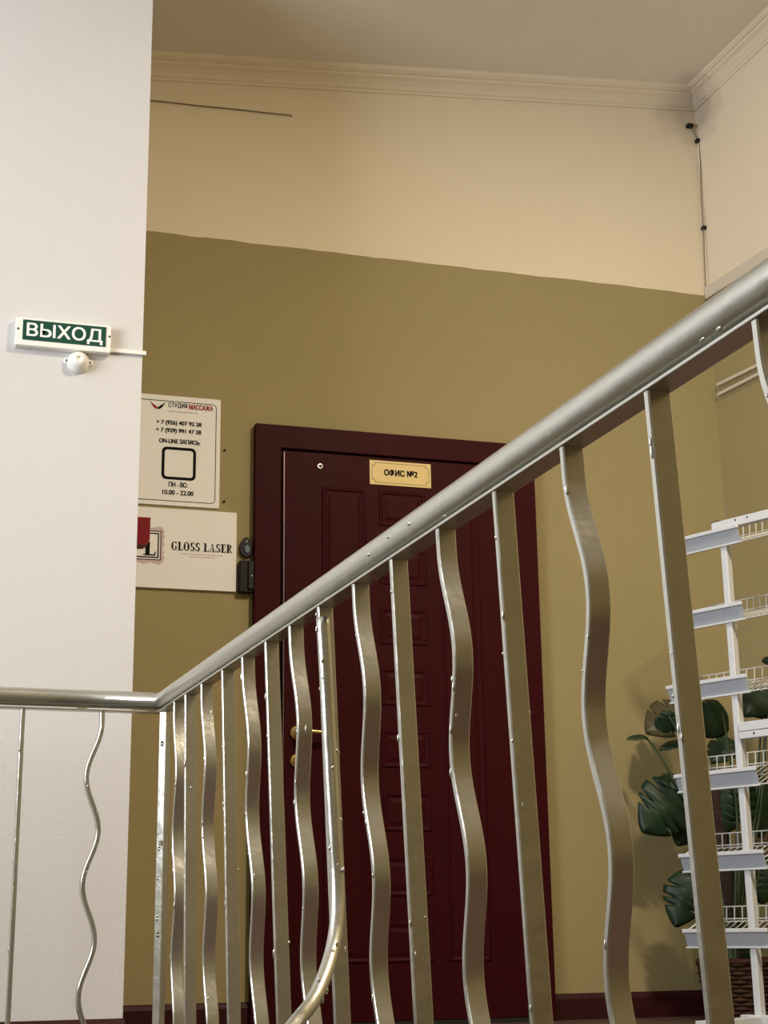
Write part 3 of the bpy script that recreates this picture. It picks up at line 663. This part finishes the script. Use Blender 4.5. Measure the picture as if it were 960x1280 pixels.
# (left-end pixel, right-end pixel, tray z given by the pixel of the strip's top edge at the post)
TRAYS = [((848, 671), (921, 657), (905, 661.5)), ((852, 770), (926, 753), (908, 757.5)), ((834, 857), (932, 844.5), (917, 847)), ((844, 972), (944, 960), (926, 962.5)), ((850, 1072), (953, 1063), (934, 1065.5)), ((855, 1166), (958, 1162), (940, 1163))]
PV = -0.030                                      # strip stands this far in front of the posts
for k, (l_, r_, c_) in enumerate(TRAYS):
    O2 = O+V*PV
    def hit(px, py):
        d = ray(px, py); t = (O2-CAM).dot(V)/d.dot(V); return CAM+d*t
    ul, ur, zt = (hit(*l_)-O2).dot(U), (hit(*r_)-O2).dot(U), hit(*c_).z
    t_ = empty('tray', O2+Z*zt); t_.parent = rk; t_.matrix_parent_inverse = WM(rk).inverted()
    B0 = O2+Z*zt
    bm = bmesh.new()                             # price strip: leaning back at the bottom with a rolled lip on top
    v_ = []
    for u_ in (ul, ur):
        for dv_, dz in ((0.0, 0.0), (0.003, 0.0), (0.019, -0.050), (0.016, -0.050)): v_.append(bm.verts.new(B0+U*u_+V*dv_+Z*dz))
    for f in ((0, 1, 2, 3), (4, 7, 6, 5), (0, 4, 5, 1), (1, 5, 6, 2), (2, 6, 7, 3), (3, 7, 4, 0)): bm.faces.new([v_[i] for i in f])
    ps = build('price_strip', bm, M['label'], t_)
    bm = bmesh.new(); obox(bm, B0, U, V, Z, (ur-0.004, ul+0.004), (-0.006, 0.004), (-0.006, 0.007)); build('lip', bm, M['rack'], ps, bevel=0.002)
    bm = bmesh.new(); obox(bm, B0, U, V, Z, (ur-0.003, ul+0.003), (0.010, 0.020), (-0.055, -0.049)); build('lip', bm, M['rack'], ps, bevel=0.001)
    bm = bmesh.new(); TDp, u0_, u1_ = 0.185, ul-0.006, ur-0.16
    fr, bk = V*0.018-Z*0.046, V*TDp+Z*(0.012 if k < 3 else 0.032)
    n = 18
    for j in range(n+1):
        uu = U*(u1_+(u0_-u1_)*j/n); wires(bm, B0+fr+uu, B0+bk+uu, 0.0016)
    for q_ in (0.0, 0.5, 1.0): wires(bm, B0+fr.lerp(bk, q_)+U*u1_-Z*0.003, B0+fr.lerp(bk, q_)+U*u0_-Z*0.003, 0.0024)
    build('wire_shelf', bm, M['wire'], t_)
    bm = bmesh.new(); fh = 0.046                 # back fence and end fences
    for j in range(16):
        uu = U*(u1_+(u0_-u1_)*j/15); wires(bm, B0+bk+uu, B0+bk+uu+Z*fh+V*0.004)
    for hz in (0.006, fh): wires(bm, B0+bk+U*u1_+Z*hz+V*0.004*hz/fh, B0+bk+U*u0_+Z*hz+V*0.004*hz/fh, 0.0024)
    build('back_fence', bm, M['wire'], t_)
    for uu in (u0_, u1_):
        bm = bmesh.new()
        for j in range(5):
            a_ = fr.lerp(bk, j/4); wires(bm, B0+a_+U*uu, B0+a_+U*uu+Z*(0.046 if j else 0.05))
        wires(bm, B0+fr+U*uu+Z*0.05, B0+bk+U*uu+Z*0.046, 0.0034); build('end_fence', bm, M['wire'], t_)

# ------------------------------------------------------------------ wicker basket and monstera
bc = at(962, 1240, 4.93); BC = Vector((2.80, 4.95, 0))
wb = empty('wicker_basket', BC); tag(wb, 'round dark brown wicker basket holding the monstera behind the rack', 'basket')
BH = at(935, 1201, 4.80).z; R0, R1 = 0.135, 0.16
bm = bmesh.new(); rows, nst = 13, 28
for k in range(rows):
    z_ = 0.012+(BH-0.02)*k/(rows-1)*0.97; r_ = R0+(R1-R0)*k/(rows-1)
    pts = [BC+Vector(((r_+0.0045*math.cos(nst/2*a+math.pi*(k % 2)))*math.cos(a), (r_+0.0045*math.cos(nst/2*a+math.pi*(k % 2)))*math.sin(a), z_)) for a in [2*math.pi*j/112 for j in range(113)]]
    tube(bm, pts, 0.0068, 5, caps=False)
build('woven_canes', bm, M['wicker'], wb, smooth=True)
bm = bmesh.new()
for j in range(nst):
    a = 2*math.pi*j/nst; e = Vector((math.cos(a), math.sin(a), 0)); tube(bm, [BC+e*R0+Z*0.002, BC+e*R1+Z*(BH-0.004)], 0.004, 5)
build('stakes', bm, M['wicker'], wb)
bm = bmesh.new(); pts = [BC+Vector((R1*math.cos(a), R1*math.sin(a), BH-0.004)) for a in [2*math.pi*j/64 for j in range(65)]]; tube(bm, pts, 0.011, 8, caps=False); build('rim', bm, M['wicker'], wb, smooth=True)
bm = bmesh.new(); lathe(bm, BC, Z, [(0, 0.001), (R0, 0.001), (R0-0.006, 0.006), (0, 0.006)], 40); build('bottom', bm, M['wicker'], wb)
pl = empty('monstera_plant', BC+Z*0.01); tag(pl, 'dark green monstera with split leaves in the wicker basket', 'plant')
bm = bmesh.new(); lathe(bm, BC, Z, [(0, 0.008), (R0-0.012, 0.008), (R1-0.016, BH-0.05), (R1-0.022, BH-0.05), (0, BH-0.055)], 36); build('soil', bm, M['soil'], pl)
pc = at(909, 1120, 4.93); bm = bmesh.new()
pts = [Vector((BC.x-0.06, BC.y, BH-0.06)), Vector((pc.x+0.02, 4.94, BH+0.08)), Vector((pc.x-0.004, 4.94, 0.55)), Vector((pc.x-0.01, 4.95, 0.85))]
tube(bm, smooth_path(pts, 6), 0.026, 12); build('coir_pole', bm, M['bark'], pl)
def leaf_outline(rr, slits):
    """half outline of a split leaf, midrib along +y, unit length"""
    half = []; N = 44
    def edge(t):                                 # heart-shaped half width
        return 0.52*math.sin(math.pi*min(1, t**0.62))**0.85*(1-0.18*t)
    for i in range(N+1):
        t = i/N; half.append([edge(t), t-0.06*math.sin(math.pi*min(1, t*2.2))*(t < 0.45)])
    return half
def make_leaf(px, py, Y, L, tip_deg, tilt=0.0, yaw=0.0, slits=4, m=None, droop=0.25, wid=1.0, seed=0, root=None):
    """leaf base at the pixel's place at depth Y; tip_deg in the camera-facing plane, 0 = right, 90 = up"""
    rr = random.Random(seed); c = at(px, py, Y); ta = D2R(tip_deg)
    ax = Vector((math.cos(ta), 0, math.sin(ta))); sx = Vector((math.sin(ta), 0, -math.cos(ta))); nz = Vector((0, -1, 0))
    Rm = Matrix.Rotation(D2R(yaw), 3, ax) @ Matrix.Rotation(D2R(tilt), 3, sx)
    ax, sx, nz = Rm @ ax, Rm @ sx, Rm @ nz
    bm = bmesh.new(); NS = 40
    cuts = [(0.24+0.58*(j+rr.uniform(-0.2, 0.2))/max(1, slits)) for j in range(slits)]
    for sd_ in (-1, 1):
        prev = None
        for i in range(NS+1):
            t = i/NS; wdt = 0.54*wid*(math.sin(math.pi*min(1.0, t**0.60)))**0.8
            cut = 1.0
            for c0_ in cuts:
                d_ = abs(t-c0_-0.01*sd_)
                if d_ < 0.035: cut = min(cut, 0.34+0.66*(d_/0.035)**1.2)
            row = []
            for q_ in range(6):
                f = q_/5; wv = wdt*cut*f; yy = t+0.20*f*wdt*(0.9-1.6*(1-t)*0.9) - (0.16*f*f if t < 0.12 else 0.0)*(1-t/0.12)
                zz = -droop*(yy*yy)*0.6 - 0.35*droop*f*f + 0.06*f*math.sin(9*t+sd_)*wdt
                row.append(bm.verts.new(c+(ax*yy+sx*(sd_*wv)+nz*zz)*L))
            if prev:
                for q_ in range(5):
                    try: bm.faces.new((prev[q_], prev[q_+1], row[q_+1], row[q_]))
                    except ValueError: pass
            prev = row
    bmesh.ops.remove_doubles(bm, verts=bm.verts[:], dist=0.0004)
    bmesh.ops.recalc_face_normals(bm, faces=bm.faces[:])
    me = bpy.data.meshes.new('leaf'); bm.to_mesh(me); bm.free()
    o = link('leaf', me, m or M['leaf'], pl, True)
    sl = o.modifiers.new('thickness', 'SOLIDIFY'); sl.thickness = 0.0012
    bm = bmesh.new(); R_ = root or Vector((BC.x-0.05+rr.uniform(-0.03, 0.03), BC.y+rr.uniform(-0.03, 0.03), BH-0.055))
    mid = R_.lerp(c, 0.5)+Vector((0.04, 0, 0.10)); pts = smooth_path([R_, R_.lerp(mid, 0.55)+Vector((0.0, 0, 0.03)), mid, c.lerp(mid, 0.3)+Vector((0, 0, 0.02)), c+ax*0.005], 4)
    tube(bm, pts, 0.005, 6, radii=[0.0065-0.003*i/(len(pts)-1) for i in range(len(pts))]); build('petiole', bm, M['stem'], pl, smooth=True)
    return o
LV = [  # px, py of leaf base, depth, length, tip direction, tilt, yaw, slits
    (851, 886, 5.04, 0.165, 212, 10, 30, 2, 'oldleaf', 0.95), (836, 893, 5.00, 0.085, 262, -10, 10, 1, 'leaf', 1.0), (806, 919, 5.02, 0.075, 200, 20, 62, 2, 'leaf', 0.7),
    (850, 925, 5.06, 0.10, 215, 25, 60, 2, 'leaf', 0.6),
    (903, 888, 4.86, 0.125, 225, 5, -12, 0, 'leaf', 1.1), (962, 862, 4.88, 0.15, 222, 15, 25, 1, 'leaf', 0.8), (955, 884, 4.92, 0.10, 205, 30, 30, 1, 'leaf', 0.8), (965, 826, 4.88, 0.045, 190, 20, 20, 0, 'leaf', 0.8),
    (850, 990, 5.00, 0.20, 222, 8, 8, 3, 'leaf', 1.05), (858, 976, 5.04, 0.13, 196, 30, 45, 3, 'leaf', 0.8), (868, 1010, 5.05, 0.15, 240, 12, 20, 4, 'leaf', 0.9),
    (864, 1097, 4.98, 0.175, 246, 5, 26, 3, 'leaf', 0.85),
    (908, 978, 4.92, 0.19, 255, 5, 25, 4, 'leaf', 1.0), (948, 975, 4.95, 0.20, 268, 12, -20, 4, 'leaf', 1.0), (890, 985, 4.97, 0.16, 280, 8, 20, 3, 'leaf', 1.0),
    (912, 925, 4.96, 0.12, 230, 20, 40, 2, 'leaf', 0.9), (955, 1075, 4.98, 0.15, 262, 10, 20, 4, 'leaf', 1.0), (930, 1170, 5.0, 0.10, 265, 10, 20, 2, 'leaf', 1.2)]
for i, (px, py, Y_, L_, td, ti, ya, sl_, mm, wd) in enumerate(LV):
    make_leaf(px, py, Y_, L_, td, ti, ya, sl_, M[mm], wid=wd, seed=200+i)

# ------------------------------------------------------------------ ceiling lamp (above the landing, out of view)
lz = ceil_z(LAMP.x, LAMP.y)
la = empty('ceiling_lamp', (LAMP.x, LAMP.y, lz)); tag(la, 'round opal ceiling lamp over the landing', 'lamp')
bm = bmesh.new(); lathe(bm, (LAMP.x, LAMP.y, lz-0.005), (0, 0, -1), [(0, 0), (0.20, 0), (0.20, 0.035), (0, 0.035)], 32); build('lamp_base', bm, M['plastic'], la)
bm = bmesh.new(); lathe(bm, (LAMP.x, LAMP.y, lz-0.040), (0, 0, -1), [(0.185, 0), (0.175, 0.03), (0.13, 0.065), (0.06, 0.082), (0, 0.085)], 32); build('lamp_shade', bm, M['lamp'], la, smooth=True)
l = bpy.data.lights.new('lamp_light', 'AREA'); l.shape = 'DISK'; l.size = 0.36; l.energy = LAMP_POWER; l.color = LAMP_COL
o = bpy.data.objects.new('lamp_light', l); COL.objects.link(o); o.location = (LAMP.x, LAMP.y, lz-0.14)
